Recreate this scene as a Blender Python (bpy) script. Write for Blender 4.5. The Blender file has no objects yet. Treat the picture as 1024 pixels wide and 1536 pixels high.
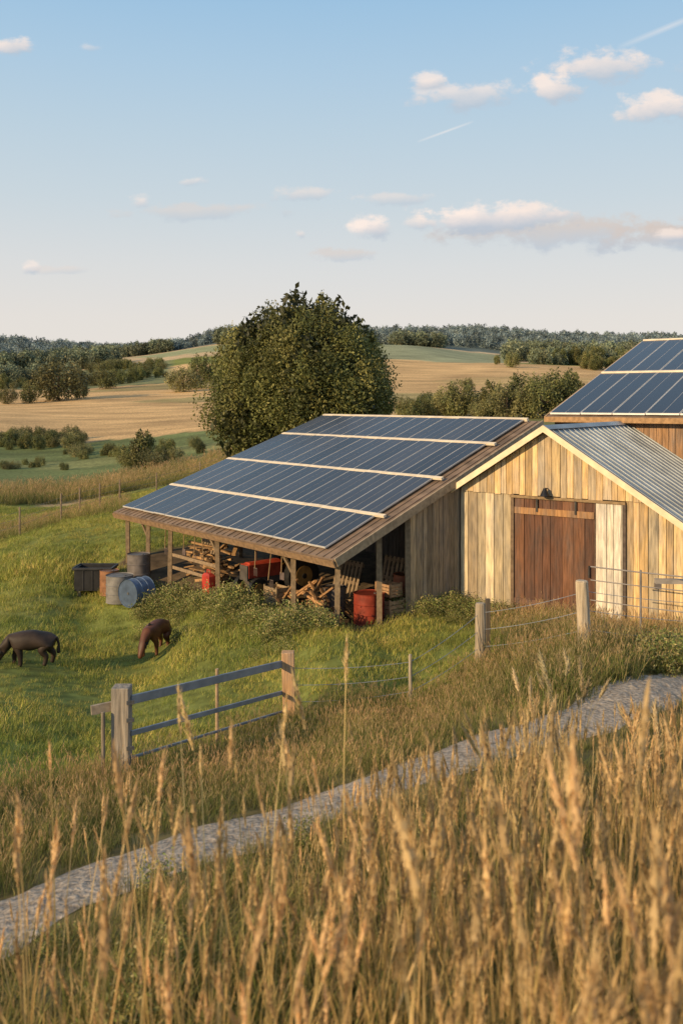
import bpy, math, random
import numpy as np
from mathutils import Vector, Matrix
rng=np.random.default_rng(7); random.seed(7)
F=1400.;HZ=600.;CZ=5.7
def site(u,v,D): return np.array(((u-512)/F*D, D, CZ-(v-HZ)/F*D))
scene=bpy.context.scene
COL=scene.collection
# ------------------------------------------------------------------ terrain height
ctl=[(0,-10,4.0),(-8,-9,3.4),(8,-9,4.3),(0,0,3.5),(-5,0,2.5),(5,0,3.8),(0,4,2.35),(-3,4,1.75),(3.5,4,2.6),(8,7,2.3),(-8,6,.9),(1.2,7,1.75),(3.2,9,1.5),
(-9.5,32.8,-.15),(-7.5,32.3,0),(-2,37,.2),(0,24,0),(3,25.5,0),(5.9,27.6,0),(-4,28.3,-.05),(0,30,0),(-3,33,0),(10,20,.4),(13,26,.3),(8,34,.3),(4.5,24.3,0),(6.3,22.8,.1)]
for u,v,D in [(0,1385,8),(330,1262,9.6),(560,1180,11),(720,1125,12.2),(900,1070,14),(1010,1025,16),
(183,1165,13.4),(433,1080,17.3),(615,1060,17.5),(720,1000,19),(875,980,17.7),(-60,1120,15),
(45,1003,23),(233,980,25),(500,960,22),(350,950,23.5),(600,930,24),(130,880,31),(0,830,37),(-100,1000,23),
(0,800,47),(100,765,60),(0,755,65),(0,738,75),(300,715,75),(300,700,85),(0,665,150),(200,665,140),(400,690,60),
(0,645,170),(0,612,260),(150,592,330),(250,583,360),(0,578,450),(150,572,470),(0,563,560),(180,548,650),(330,519,800),(0,545,900),(0,522,1300),(120,534,1300),(250,535,1300),(370,505,1200),
(620,640,120),(900,640,110),(620,600,260),(900,600,260),(620,547,520),(760,547,520),(900,558,450),(1000,562,450),(620,520,750),(740,541,700),(900,543,750),
(600,518,1000),(800,530,1000),(1000,530,1000),(700,507,1400),(850,518,1400),(1024,520,1400),(500,507,1400),
(-300,560,400),(1300,560,400),(-300,530,1200),(1300,525,1200),(-400,545,2600),(0,545,2600),(512,540,2600),(1024,540,2600),(1400,540,2600),(0,575,5200),(1024,575,5200),(-500,720,60),(1500,700,60),(1500,900,24)]:
    ctl.append(tuple(site(u,v,D)))
ctl=np.array(ctl)
def pq(x,y):
    yy=np.maximum(np.asarray(y,float)+12,.8); return np.stack([np.asarray(x,float)/yy*4,np.log(yy)],-1),yy
A,yy=pq(ctl[:,0],ctl[:,1]); val=(ctl[:,2]-CZ)/yy
def ker(a,b): 
    d2=((a[:,None,:]-b[None,:,:])**2).sum(-1); return -np.sqrt(d2+.012)
n=len(A);K=ker(A,A)+np.eye(n)*-.004
Pm=np.concatenate([np.ones((n,1)),A],1)
M=np.block([[K,Pm],[Pm.T,np.zeros((3,3))]])
sol=np.linalg.solve(M,np.concatenate([val,np.zeros(3)]))
def H(x,y):
    x=np.atleast_1d(np.asarray(x,float));y=np.atleast_1d(np.asarray(y,float))
    out=np.empty(len(x))
    for i in range(0,len(x),20000):
        B,yb=pq(x[i:i+20000],y[i:i+20000])
        out[i:i+20000]=(ker(B,A)@sol[:n]+sol[n]+B@sol[n+1:])*yb+CZ
    return out
def H1(x,y): return float(H(x,y)[0])
def G(u,D,lift=0):
    x=(u-512)/F*D; return np.array((x,D,H1(x,D)+lift))
# ------------------------------------------------------------------ helpers
def nmat(name):
    m=bpy.data.materials.new(name);m.use_nodes=True;nt=m.node_tree
    return m,nt,nt.nodes,nt.links,nt.nodes["Principled BSDF"]
def mat(name,col,rough=.7,metal=0,var=.25,scale=4.,attr=False,stretch=(1,1,1),bump=.1,spec=.3,transl=0,objvar=0,stain=0):
    m,nt,N,L,b=nmat(name)
    b.inputs['Roughness'].default_value=rough;b.inputs['Metallic'].default_value=metal
    b.inputs['Specular IOR Level'].default_value=spec
    tc=N.new('ShaderNodeTexCoord');mp=N.new('ShaderNodeMapping');mp.inputs['Scale'].default_value=stretch
    L.new(tc.outputs['Object'],mp.inputs['Vector'])
    no=N.new('ShaderNodeTexNoise');no.inputs['Scale'].default_value=scale;no.inputs['Detail'].default_value=6
    L.new(mp.outputs[0],no.inputs['Vector'])
    mr=N.new('ShaderNodeMapRange');mr.inputs['From Min'].default_value=.3;mr.inputs['From Max'].default_value=.7
    mr.inputs['To Min'].default_value=1-var;mr.inputs['To Max'].default_value=1+var
    L.new(no.outputs['Fac'],mr.inputs['Value'])
    if attr:
        a=N.new('ShaderNodeVertexColor');a.layer_name='Col';src=a.outputs['Color']
    else:
        a=N.new('ShaderNodeRGB');a.outputs[0].default_value=(*col,1);src=a.outputs[0]
    if stain:
        n2=N.new('ShaderNodeTexNoise');n2.inputs['Scale'].default_value=1.3;n2.inputs['Detail'].default_value=9;n2.inputs['Roughness'].default_value=.7
        m2=N.new('ShaderNodeMapping');m2.inputs['Scale'].default_value=(2.6,2.6,.6);L.new(tc.outputs['Object'],m2.inputs['Vector']);L.new(m2.outputs[0],n2.inputs['Vector'])
        r2=N.new('ShaderNodeMapRange');r2.inputs['From Min'].default_value=.42;r2.inputs['From Max'].default_value=.7;r2.inputs['To Max'].default_value=stain;L.new(n2.outputs['Fac'],r2.inputs['Value'])
        hs=N.new('ShaderNodeHueSaturation');hs.inputs['Saturation'].default_value=.45;hs.inputs['Value'].default_value=.55;L.new(src,hs.inputs['Color'])
        mx=N.new('ShaderNodeMix');mx.data_type='RGBA';L.new(r2.outputs[0],mx.inputs['Factor']);L.new(src,mx.inputs[6]);L.new(hs.outputs[0],mx.inputs[7]);src=mx.outputs[2]
    sc=N.new('ShaderNodeVectorMath');sc.operation='SCALE';L.new(src,sc.inputs[0])
    if objvar:
        oi=N.new('ShaderNodeObjectInfo');r3=N.new('ShaderNodeMapRange');r3.inputs['To Min'].default_value=1-objvar;r3.inputs['To Max'].default_value=1+objvar
        L.new(oi.outputs['Random'],r3.inputs['Value']);mu=N.new('ShaderNodeMath');mu.operation='MULTIPLY'
        L.new(r3.outputs[0],mu.inputs[0]);L.new(mr.outputs[0],mu.inputs[1]);L.new(mu.outputs[0],sc.inputs['Scale'])
    else: L.new(mr.outputs[0],sc.inputs['Scale'])
    L.new(sc.outputs[0],b.inputs['Base Color'])
    if bump:
        bp=N.new('ShaderNodeBump');bp.inputs['Strength'].default_value=bump;bp.inputs['Distance'].default_value=.05
        L.new(no.outputs['Fac'],bp.inputs['Height']);L.new(bp.outputs[0],b.inputs['Normal'])
    if transl:
        t=N.new('ShaderNodeBsdfTranslucent');L.new(sc.outputs[0],t.inputs['Color']);ms=N.new('ShaderNodeMixShader')
        ms.inputs[0].default_value=transl;L.new(b.outputs[0],ms.inputs[1]);L.new(t.outputs[0],ms.inputs[2])
        L.new(ms.outputs[0],N['Material Output'].inputs['Surface'])
    return m
class MB:
    def __init__(s): s.v=[];s.f=[];s.c=[];s.m=[]
    def face(s,pts,col=(1,1,1),m=0):
        k=len(s.v);s.v+= [tuple(p) for p in pts];s.f.append(tuple(range(k,k+len(pts))));s.c.append(col);s.m.append(m)
    def hexa(s,p,col=(1,1,1),m=0):
        p=[np.array(q,float) for q in p]
        k=len(s.v);s.v+=[tuple(q) for q in p]
        fs=[(0,3,2,1),(4,5,6,7),(0,1,5,4),(1,2,6,5),(2,3,7,6),(3,0,4,7)]
        if np.dot(np.cross(p[1]-p[0],p[3]-p[0]),p[4]-p[0])<0: fs=[f[::-1] for f in fs]
        for f in fs: s.f.append(tuple(k+i for i in f));s.c.append(col);s.m.append(m)
    def box(s,o,a,b,c,col=(1,1,1),m=0):
        o,a,b,c=[np.array(q,float) for q in (o,a,b,c)]
        s.hexa([o,o+a,o+a+b,o+b,o+c,o+a+c,o+a+b+c,o+b+c],col,m)
    def beam(s,p0,p1,w,h,col=(1,1,1),m=0,up=(0,0,1)):
        p0=np.array(p0,float);p1=np.array(p1,float);d=p1-p0;d/=np.linalg.norm(d)
        a=np.cross(d,up)
        if np.linalg.norm(a)<1e-3:a=np.cross(d,(0,1,0))
        a/=np.linalg.norm(a);b=np.cross(a,d)
        s.box(p0-a*w/2-b*h/2,a*w,b*h,p1-p0,col,m)
    def cyl(s,p0,p1,r0,r1,n=12,col=(1,1,1),m=0,cap=True,rot=0):
        p0=np.array(p0,float);p1=np.array(p1,float);d=p1-p0;d/=np.linalg.norm(d)
        a=np.cross(d,(0,0,1))
        if np.linalg.norm(a)<1e-3:a=np.array((1.,0,0))
        a/=np.linalg.norm(a);b=np.cross(d,a)
        k=len(s.v)
        for P,r in((p0,r0),(p1,r1)):
            for i in range(n):
                t=2*math.pi*i/n+rot;s.v.append(tuple(P+(a*math.cos(t)+b*math.sin(t))*r))
        for i in range(n):
            j=(i+1)%n;s.f.append((k+i,k+j,k+n+j,k+n+i));s.c.append(col);s.m.append(m)
        if cap:
            s.f.append(tuple(k+i for i in range(n))[::-1]);s.c.append(col);s.m.append(m)
            s.f.append(tuple(k+n+i for i in range(n)));s.c.append(col);s.m.append(m)
    def build(s,name,mats,parent=None,smooth=False,bevel=0,link=True):
        me=bpy.data.meshes.new(name);me.from_pydata(s.v,[],s.f)
        ca=me.color_attributes.new('Col','FLOAT_COLOR','CORNER')
        arr=np.ones((len(me.loops),4),np.float32);i=0
        cs=[]
        for f,c in zip(s.f,s.c): cs+= [c]*len(f)
        arr[:,:3]=np.array(cs);ca.data.foreach_set('color',arr.ravel())
        for m in mats: me.materials.append(m)
        me.polygons.foreach_set('material_index',s.m)
        if smooth: me.polygons.foreach_set('use_smooth',[True]*len(s.f))
        me.update();o=bpy.data.objects.new(name,me)
        if link: COL.objects.link(o)
        if parent: o.parent=parent
        if smooth:
            md=o.modifiers.new('e','EDGE_SPLIT');md.split_angle=math.radians(40)
        if bevel:
            md=o.modifiers.new('b','BEVEL');md.width=bevel;md.segments=2;md.limit_method='ANGLE'
        return o
def empty(name,loc=(0,0,0)):
    e=bpy.data.objects.new(name,None);COL.objects.link(e);e.empty_display_size=.2
    return e
def quads_mesh(name,V,C,m,link=True):
    N=len(V);me=bpy.data.meshes.new(name)
    me.vertices.add(N*4);me.vertices.foreach_set('co',V.reshape(-1).astype(np.float32))
    me.loops.add(N*4);me.loops.foreach_set('vertex_index',np.arange(N*4,dtype=np.int32))
    me.polygons.add(N);me.polygons.foreach_set('loop_start',np.arange(0,N*4,4,dtype=np.int32));me.polygons.foreach_set('loop_total',np.full(N,4,dtype=np.int32))
    me.update(calc_edges=True)
    ca=me.color_attributes.new('Col','FLOAT_COLOR','CORNER');arr=np.ones((N,4,4),np.float32);arr[:,:,:3]=C[:,None,:];ca.data.foreach_set('color',arr.ravel())
    me.materials.append(m);o=bpy.data.objects.new(name,me)
    if link: COL.objects.link(o)
    return o
def leaf_quads(C,size,asp=.5,up=0.):
    N=len(C);a=rng.normal(size=(N,3));a[:,2]+=up*np.sign(a[:,2]+.3);a/=np.linalg.norm(a,axis=1)[:,None]
    b=rng.normal(size=(N,3));b-=a*(a*b).sum(1)[:,None];b/=np.linalg.norm(b,axis=1)[:,None]
    s=(size*rng.uniform(.6,1.3,N))[:,None]
    return np.stack([C-a*s,C-b*s*asp,C+a*s,C+b*s*asp],1)
# ------------------------------------------------------------------ materials
M_wood=mat('weathered_boards',(1,1,1),.8,attr=True,var=.36,scale=7,stretch=(3.5,3.5,.3),bump=.4,stain=.9)
M_wood2=mat('timber',(1,1,1),.75,attr=True,var=.3,scale=9,bump=.3)
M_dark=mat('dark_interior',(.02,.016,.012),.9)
M_metal=mat('galvanised_roof',(.29,.32,.34),.42,metal=.3,var=.28,scale=1.2,stretch=(1,1,.4),bump=.04)
M_cream=mat('cream_fascia',(.74,.6,.4),.6,var=.15)
M_rust=mat('rusty_roof_sheet',(.19,.135,.095),.75,var=.4,scale=2.5)
M_alu=mat('panel_frame',(.62,.6,.56),.4,metal=.2,var=.1)
M_rail=mat('mounting_rail',(.7,.6,.45),.6,var=.15)
M_bark=mat('bark',(.09,.065,.045),.9,var=.4,scale=6)
M_leaf=mat('leaves',(1,1,1),.55,attr=True,var=.25,scale=.8,bump=0,transl=.25)
M_leafi=mat('leaves_far',(1,1,1),.6,attr=True,var=.15,scale=.3,bump=0,transl=.2,objvar=.35)
M_steel=mat('grey_steel',(.27,.3,.34),.5,metal=.3,var=.2)
M_paint=mat('old_paint',(1,1,1),.5,attr=True,var=.3,scale=5,bump=.1)
def panel_mat():
    m,nt,N,L,b=nmat('solar_glass')
    tc=N.new('ShaderNodeTexCoord')
    no=N.new('ShaderNodeTexNoise');no.inputs['Scale'].default_value=.7;no.inputs['Detail'].default_value=4;L.new(tc.outputs['Object'],no.inputs['Vector'])
    vc=N.new('ShaderNodeVertexColor');vc.layer_name='Col'
    mr=N.new('ShaderNodeMapRange');mr.inputs['To Min'].default_value=.5;mr.inputs['To Max'].default_value=1.6;L.new(no.outputs['Fac'],mr.inputs['Value'])
    sc=N.new('ShaderNodeVectorMath');sc.operation='SCALE';L.new(vc.outputs[0],sc.inputs[0]);L.new(mr.outputs[0],sc.inputs['Scale'])
    L.new(sc.outputs[0],b.inputs['Base Color'])
    r=N.new('ShaderNodeMapRange');r.inputs['To Min'].default_value=.1;r.inputs['To Max'].default_value=.32;L.new(no.outputs['Fac'],r.inputs['Value']);L.new(r.outputs[0],b.inputs['Roughness'])
    b.inputs['IOR'].default_value=1.5
    return m
M_pan=panel_mat()
# ------------------------------------------------------------------ terrain mesh
path=np.array([tuple(site(u,v,D))[:2] for u,v,D in [(-420,1500,6.4),(-150,1440,7.2),(0,1385,8),(150,1330,8.75),(330,1262,9.6),(450,1215,10.3),(560,1180,11),(720,1125,12.2),(820,1097,13.1),(900,1070,14),(960,1045,15),(1010,1025,16),(1100,985,18)]])
fence=np.array([tuple(site(u,v,D))[:2] for u,v,D in [(-300,0,11),(183,0,13.4),(433,0,17.3),(615,0,17.5),(720,0,19),(875,0,17.7),(1100,0,18.5)]])
def pdist(x,y,poly):
    d=np.full(len(x),1e9);side=np.zeros(len(x))
    for a,b in zip(poly[:-1],poly[1:]):
        ab=b-a;t=np.clip(((x-a[0])*ab[0]+(y-a[1])*ab[1])/(ab@ab),0,1)
        dx=x-a[0]-t*ab[0];dy=y-a[1]-t*ab[1];dd=np.hypot(dx,dy);c=ab[0]*dy-ab[1]*dx
        m=dd<d;d[m]=dd[m];side[m]=np.sign(c[m])
    return d,side
def vnoise(x,y,s,seed=0):
    r=np.random.default_rng(seed);o=np.zeros(len(x))
    for k in range(6):
        a=r.uniform(0,6.28);f=s*r.uniform(.6,2.2);o+=np.sin((x*math.cos(a)+y*math.sin(a))*f+r.uniform(0,6.28)+1.3*np.sin((x*math.sin(a)-y*math.cos(a))*f*.7))
    return o/3.5
rows=np.concatenate([np.exp(np.linspace(math.log(1.5),math.log(6000),560))-12]);cols=np.linspace(-1.5,1.5,320)
YY,PP=np.meshgrid(rows,cols,indexing='ij');XX=PP*(YY+12)
x=XX.ravel();y=YY.ravel();z=H(x,y)
u=512+F*x/np.maximum(y,1.)
D=y*(1+.03*vnoise(u,y*.0,.03,3)+.012*vnoise(u,u*0,.11,4))
C=np.zeros((len(x),3));C[:]=(.2,.22,.055)
def paint(m,c): C[m]=c
I=lambda xs,ys: np.interp(u,xs,ys)
nz=vnoise(x,y,.35,5)
paint((D>26)&(D<42)&(nz>.35),(.25,.25,.07))
paint((D>42)&(D<51)&(u<180),(.38,.23,.11))
paint((D>51)&(D<60),(.24,.25,.08))
paint((D>I([0,300],[63,73]))&(D<I([0,300],[75,90])),(.45,.33,.17))
paint((D>=I([0,300],[75,90]))&(D<150)&(u<600),(.15,.18,.065))
paint((D>=105)&(D<118)&(u<400),(.2,.21,.08))
paint((D>=75)&(D<150)&(u>=600),(.2,.2,.075))
gold_f=(D>=150)&(D<560)
paint(gold_f,(.6,.39,.18))
paint(gold_f&(vnoise(x,y,.018,9)>.6),(.52,.36,.16))
paint(gold_f&(vnoise(x*.3,y,.03,19)>.9),(.38,.3,.13))
paint((D>=400)&(D<640)&(u<260),(.2,.21,.1))
paint((D>=640)&(D<900),(.54,.4,.23))
paint((D>=560)&(D<860)&(u>540)&(u<770),(.32,.33,.19))
paint((D>=700)&(D<840)&(u>150)&(u<360)&(u>235- (D-700)*.3),(.3,.32,.17))
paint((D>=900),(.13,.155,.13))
dp,sd=pdist(x,y,path);df,sf=pdist(x,y,fence)
near=(y<22)
paint(near&(sd<0),(.16,.135,.055))
paint(near&(sd>0)&(sf<0),(.22,.17,.07))
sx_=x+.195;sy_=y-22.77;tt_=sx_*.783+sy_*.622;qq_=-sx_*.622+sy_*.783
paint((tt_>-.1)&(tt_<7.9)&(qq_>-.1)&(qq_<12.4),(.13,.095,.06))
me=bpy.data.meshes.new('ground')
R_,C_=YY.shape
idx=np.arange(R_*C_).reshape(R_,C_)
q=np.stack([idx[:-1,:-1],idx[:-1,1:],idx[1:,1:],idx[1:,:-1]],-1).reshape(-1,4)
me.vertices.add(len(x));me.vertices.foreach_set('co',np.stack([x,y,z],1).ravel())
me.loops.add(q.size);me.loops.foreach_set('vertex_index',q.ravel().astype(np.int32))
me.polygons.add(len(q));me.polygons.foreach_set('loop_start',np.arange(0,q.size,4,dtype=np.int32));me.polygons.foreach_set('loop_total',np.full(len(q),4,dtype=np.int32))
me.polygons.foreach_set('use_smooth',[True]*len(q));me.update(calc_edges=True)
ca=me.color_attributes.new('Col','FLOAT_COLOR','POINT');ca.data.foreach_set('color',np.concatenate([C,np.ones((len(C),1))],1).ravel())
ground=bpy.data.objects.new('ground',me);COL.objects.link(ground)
def ground_mat():
    m,nt,N,L,b=nmat('field_ground');b.inputs['Roughness'].default_value=.95;b.inputs['Specular IOR Level'].default_value=.1
    vc=N.new('ShaderNodeVertexColor');vc.layer_name='Col';tc=N.new('ShaderNodeTexCoord')
    last=vc.outputs[0]
    for s,lo,hi,st in((2.5,.6,1.35,(1,1,1)),(.05,.68,1.3,(1,2.5,1)),(.012,.8,1.2,(1,1,1))):
        mp=N.new('ShaderNodeMapping');mp.inputs['Scale'].default_value=st;L.new(tc.outputs['Object'],mp.inputs[0])
        no=N.new('ShaderNodeTexNoise');no.inputs['Scale'].default_value=s;no.inputs['Detail'].default_value=8;L.new(mp.outputs[0],no.inputs['Vector'])
        mr=N.new('ShaderNodeMapRange');mr.inputs['From Min'].default_value=.3;mr.inputs['From Max'].default_value=.7;mr.inputs['To Min'].default_value=lo;mr.inputs['To Max'].default_value=hi;L.new(no.outputs['Fac'],mr.inputs['Value'])
        sc=N.new('ShaderNodeVectorMath');sc.operation='SCALE';L.new(last,sc.inputs[0]);L.new(mr.outputs[0],sc.inputs['Scale']);last=sc.outputs[0]
    L.new(last,b.inputs['Base Color']);return m
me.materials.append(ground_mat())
P=[]
for a,b in zip(path[:-1],path[1:]):
    k=max(2,int(np.linalg.norm(b-a)/.12))
    for i in range(k): P.append(a+(b-a)*i/k)
P=np.array(P)
for _ in range(12): P[1:-1]=(P[:-2]+2*P[1:-1]+P[2:])/4
T=np.gradient(P,axis=0);T/=np.linalg.norm(T,axis=1)[:,None];Nn=np.stack([-T[:,1],T[:,0]],1)
PW=.62
ws=np.linspace(-PW,PW,15);pv=[]
for i in range(len(P)):
    wd=1+.14*math.sin(i*.21)+.1*math.sin(i*.53+1)
    for w in ws: pv.append(P[i]+Nn[i]*w*wd)
pv=np.array(pv);hz=H(pv[:,0],pv[:,1]);prof=np.tile(.055-.06*(np.abs(ws)/PW)**4+.012*np.cos(ws*9),len(P))+rng.normal(0,.006,len(pv))
pm=bpy.data.meshes.new('gravel_path');k=len(ws)
pm.from_pydata([tuple(a) for a in np.column_stack([pv,hz+prof])],[],[(i*k+j,(i+1)*k+j,(i+1)*k+j+1,i*k+j+1) for i in range(len(P)-1) for j in range(k-1)])
po=bpy.data.objects.new('gravel_path',pm);COL.objects.link(po)
M_path=mat('gravel',(.36,.3,.235),.95,var=.5,scale=16,bump=.8,stain=.5);pm.materials.append(M_path)
# ------------------------------------------------------------------ lean-to shed with panels
ER=np.array((-.195,22.77,1.8));S_=np.array((.783,.622,0));E_=np.array((-.622,.783,0));SL=.419
nrm=np.array((-.783*SL,-.622*SL,1));nrm/=np.linalg.norm(nrm)
def Lt(t): return 12.46-1.83*t/7.81
def R(q,t,h=0): return ER+S_*t+E_*q+np.array((0,0,SL*t))+nrm*h
def Ra(a,t,h=0): return R(a*Lt(t),t,h)
shed=empty('open_shed')
mb=MB()
mb.hexa([Ra(0,0,-.1),Ra(0,7.81,-.1),Ra(1,7.81,-.1),Ra(1,0,-.1),Ra(0,0,0),Ra(0,7.81,0),Ra(1,7.81,0),Ra(1,0,0)])
mb.build('roof',[M_rust],shed)
mb=MB()
mb.box(R(-.03,-.05,-.2),E_*12.5,S_*.05,nrm*.19,(.24,.155,.09))
mb.box(R(-.05,0.02,-.2),E_*.05,(S_+np.array((0,0,SL)))*7.8,nrm*.22,(.34,.26,.17))
for q in np.arange(.3,12,1.0): mb.beam(R(q,0,-.15),R(q*.86,7.7,-.15),.07,.1,(.12,.085,.06))
mb.build('roof_trim',[M_wood2],shed)
mb=MB()
for q in np.arange(.15,12.3,.3): mb.beam(Ra(q/12.46,.02,.012),Ra(q/12.46,7.75,.012),.03,.025,(1,1,1),0,tuple(nrm))
mb.build('roof_ribs',[M_rust],shed)
ts=[.22,1.93,4.0,6.1,7.72]
glass=MB();fr=MB();rail=MB();NC=15
a0=.052;a1=.985
for r in range(4):
    t0=ts[r]+.05;t1=ts[r+1]-.05
    for c in range(NC):
        A0=a0+(a1-a0)*c/NC;A1=a0+(a1-a0)*(c+1)/NC-.0012
        h=.11+rng.normal(0,.004)
        fr.hexa([Ra(A0,t0,h-.04),Ra(A0,t1,h-.04),Ra(A1,t1,h-.04),Ra(A1,t0,h-.04),Ra(A0,t0,h),Ra(A0,t1,h),Ra(A1,t1,h),Ra(A1,t0,h)])
        e=.0016;sh=rng.uniform(.6,1.4);am=(A0+A1)/2
        for qa,qb in((A0+e,am-.0007),(am+.0007,A1-e)):
            glass.face([Ra(qa,t0+.02,h+.004),Ra(qb,t0+.02,h+.004),Ra(qb,t1-.02,h+.004),Ra(qa,t1-.02,h+.004)][::-1],(.028*sh,.029*sh,.036*sh))
for r in (1,2,3):
    rail.hexa([Ra(a0-.03,ts[r]-.045,.06),Ra(a0-.03,ts[r]+.045,.06),Ra(a1,ts[r]+.045,.06),Ra(a1,ts[r]-.045,.06),Ra(a0-.03,ts[r]-.045,.125),Ra(a0-.03,ts[r]+.045,.125),Ra(a1,ts[r]+.045,.125),Ra(a1,ts[r]-.045,.125)])
rail.hexa([Ra(a0-.01,7.7,.03),Ra(a0-.01,7.78,.03),Ra(a1,7.78,.03),Ra(a1,7.7,.03),Ra(a0-.01,7.7,.12),Ra(a0-.01,7.78,.12),Ra(a1,7.78,.12),Ra(a1,7.7,.12)])
glass.build('solar_panel_glass',[M_pan],shed);fr.build('solar_panel_frames',[M_alu],shed);rail.build('mounting_rails',[M_rail],shed)
def wallboards(mb,fn,w0,w1,z0,zt,bw,pal,th=.03,jit=.012,outn=(0,0,0)):
    outn=np.array(outn,float);w=w0
    while w<w1-.01:
        b=min(bw*rng.uniform(.75,1.25),w1-w);g=rng.uniform(.008,.02)
        c=np.array(pal[rng.integers(len(pal))])*rng.uniform(.7,1.2)
        o=outn*rng.uniform(0,jit);a_=fn(w+g/2)+o;b_=fn(w+b-g/2)+o
        z0a=z0+rng.uniform(-.0,.03)
        p=[(a_[0],a_[1],z0a),(b_[0],b_[1],z0a),(b_[0]-outn[0]*th,b_[1]-outn[1]*th,z0a),(a_[0]-outn[0]*th,a_[1]-outn[1]*th,z0a)]
        ta,tb=zt(w+g/2),zt(w+b-g/2)
        tt=[(p[0][0],p[0][1],ta),(p[1][0],p[1][1],tb),(p[2][0],p[2][1],tb),(p[3][0],p[3][1],ta)]
        mb.hexa(p+tt,tuple(c));w+=b
grey=[(.36,.28,.18),(.32,.25,.16),(.42,.32,.19),(.27,.21,.14)]
gold=[(.68,.46,.21),(.6,.4,.18),(.7,.51,.26),(.46,.33,.18),(.55,.42,.26)]
beige=[(.52,.42,.27),(.6,.48,.3),(.44,.36,.24),(.4,.31,.2)]
brown=[(.16,.075,.04),(.19,.09,.048),(.14,.065,.038)]
white=[(.62,.54,.42),(.56,.48,.37),(.66,.58,.46)]
ON=np.array((.622,-.783,0))
mb=MB()
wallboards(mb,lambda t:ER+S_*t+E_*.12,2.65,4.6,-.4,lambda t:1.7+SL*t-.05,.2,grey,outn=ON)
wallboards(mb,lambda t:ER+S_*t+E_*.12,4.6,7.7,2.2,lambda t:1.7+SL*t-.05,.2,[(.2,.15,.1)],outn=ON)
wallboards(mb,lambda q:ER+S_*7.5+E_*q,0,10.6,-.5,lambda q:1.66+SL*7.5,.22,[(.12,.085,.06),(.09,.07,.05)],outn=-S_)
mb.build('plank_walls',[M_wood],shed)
mb=MB()
def post(mb,q,t,w=.13,col=(.22,.16,.1)):
    p=ER+S_*t+E_*q;zb=H1(p[0],p[1])-.3
    mb.beam((p[0],p[1],zb),(p[0]+rng.normal(0,.02),p[1],1.68+SL*t),w,w,col)
for q in (.25,2.1,5.9,8.9,10.4,11.9): post(mb,q,.3)
for t in (1.6,2.6): post(mb,.15,t,.14)
for q in (3,7,10.5): post(mb,q,4,.14,(.2,.15,.1))
mb.beam(R(0.1,.3,-.22),R(12.2,.3,-.22),.1,.14,(.15,.11,.07))
for q in (2.1,5.9,10.4):
    p=ER+S_*.3+E_*q;mb.beam(p+np.array((0,0,-.7)),p+E_*.6+np.array((0,0,-.1)),.06,.08,(.18,.13,.08))
for z in (.35,.75):
    mb.beam(ER+S_*.35+E_*6+(0,0,z-1.8),ER+S_*.35+E_*8.8+(0,0,z-1.8),.03,.1,(.25,.18,.11))
mb.build('posts',[M_wood2],shed)
# tools hanging under the eave beam
mb=MB()
for q in (2.8,3.3,4.1,7.1,7.5,8.2,9.4):
    p=ER+S_*.42+E_*q+np.array((0,0,-.2));l=rng.uniform(.5,.9);mb.cyl(p,p+(rng.normal(0,.04),0,-l),.014,.014,6,(.3,.2,.1));e_=p+np.array((0,0,-l))
    if rng.uniform()<.5: mb.box(e_-E_*.1-(0,0,.18),E_*.2,S_*.02,(0,0,.2),(.12,.09,.08))
    else:
        for k_ in range(4): mb.beam(e_+E_*(k_*.05-.08),e_+E_*(k_*.05-.08)+(0,0,-.22),.012,.012,(.12,.09,.08))
        mb.beam(e_-E_*.09,e_+E_*.08,.02,.02,(.12,.09,.08))
mb.build('hanging_tools',[M_paint],shed)
# ------------------------------------------------------------------ barn A
W_=np.array((.8047,-.5936,0));N_=np.array((.5936,.8047,0))
def FA(w,n,z): return np.array((5.25,24.,0))+W_*w+N_*n+np.array((0,0,z))
barn=empty('wooden_barn');RS=.637;ZR=5.01
mb=MB();on=-N_
top=lambda w:ZR-.1-RS*abs(w)
wl=.12
wallboards(mb,lambda w:FA(w,wl,0),-2.55,-.99,-.5,lambda w:min(3.3,top(w)),.24,beige,outn=on)
wallboards(mb,lambda w:FA(w,wl,0),2.05,4.5,-.5,top,.2,beige+gold,outn=on)
wallboards(mb,lambda w:FA(w,wl,0),-1,2.06,3.26,lambda w:3.3,.24,beige,outn=on)
wallboards(mb,lambda w:FA(w,wl-.045,0),-2.5,2.55,3.2,top,.19,gold,outn=on)
mb.build('plank_walls',[M_wood],barn)
mb=MB();wallboards(mb,lambda w:FA(w,wl-.02,0),-.93,1.26,-.1,lambda w:3.17,.28,brown,outn=on,jit=.008)
mb.box(FA(-.92,wl-.06,2.72),W_*2.17,N_*.04,(0,0,.17),(.36,.19,.08))
mb.box(FA(-.92,wl-.06,.35),W_*2.17,N_*.04,(0,0,.15),(.2,.1,.06))
mb.build('barn_door',[M_wood],barn)
mb=MB();wallboards(mb,lambda w:FA(w,wl-.05,0),1.3,1.98,-.1,lambda w:3.12,.23,white,outn=on)
mb.build('whitewashed_door_leaf',[M_wood],barn)
mb=MB()
mb.box(FA(-1.03,wl-.06,-.4),W_*.09,N_*.08,(0,0,3.62),(.16,.11,.07))
mb.box(FA(1.26,wl-.04,-.4),W_*.035,N_*.06,(0,0,3.6),(.1,.07,.05))
mb.box(FA(1.99,wl-.07,-.4),W_*.07,N_*.08,(0,0,3.55),(.1,.075,.06))
mb.box(FA(-1.05,wl-.08,3.13),W_*3.1,N_*.03,(0,0,.07),(.25,.17,.09))
for w in(-.3,.75):
    mb.box(FA(w,wl-.085,2.8),W_*.05,N_*.02,(0,0,.34),(.05,.045,.04))
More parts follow.
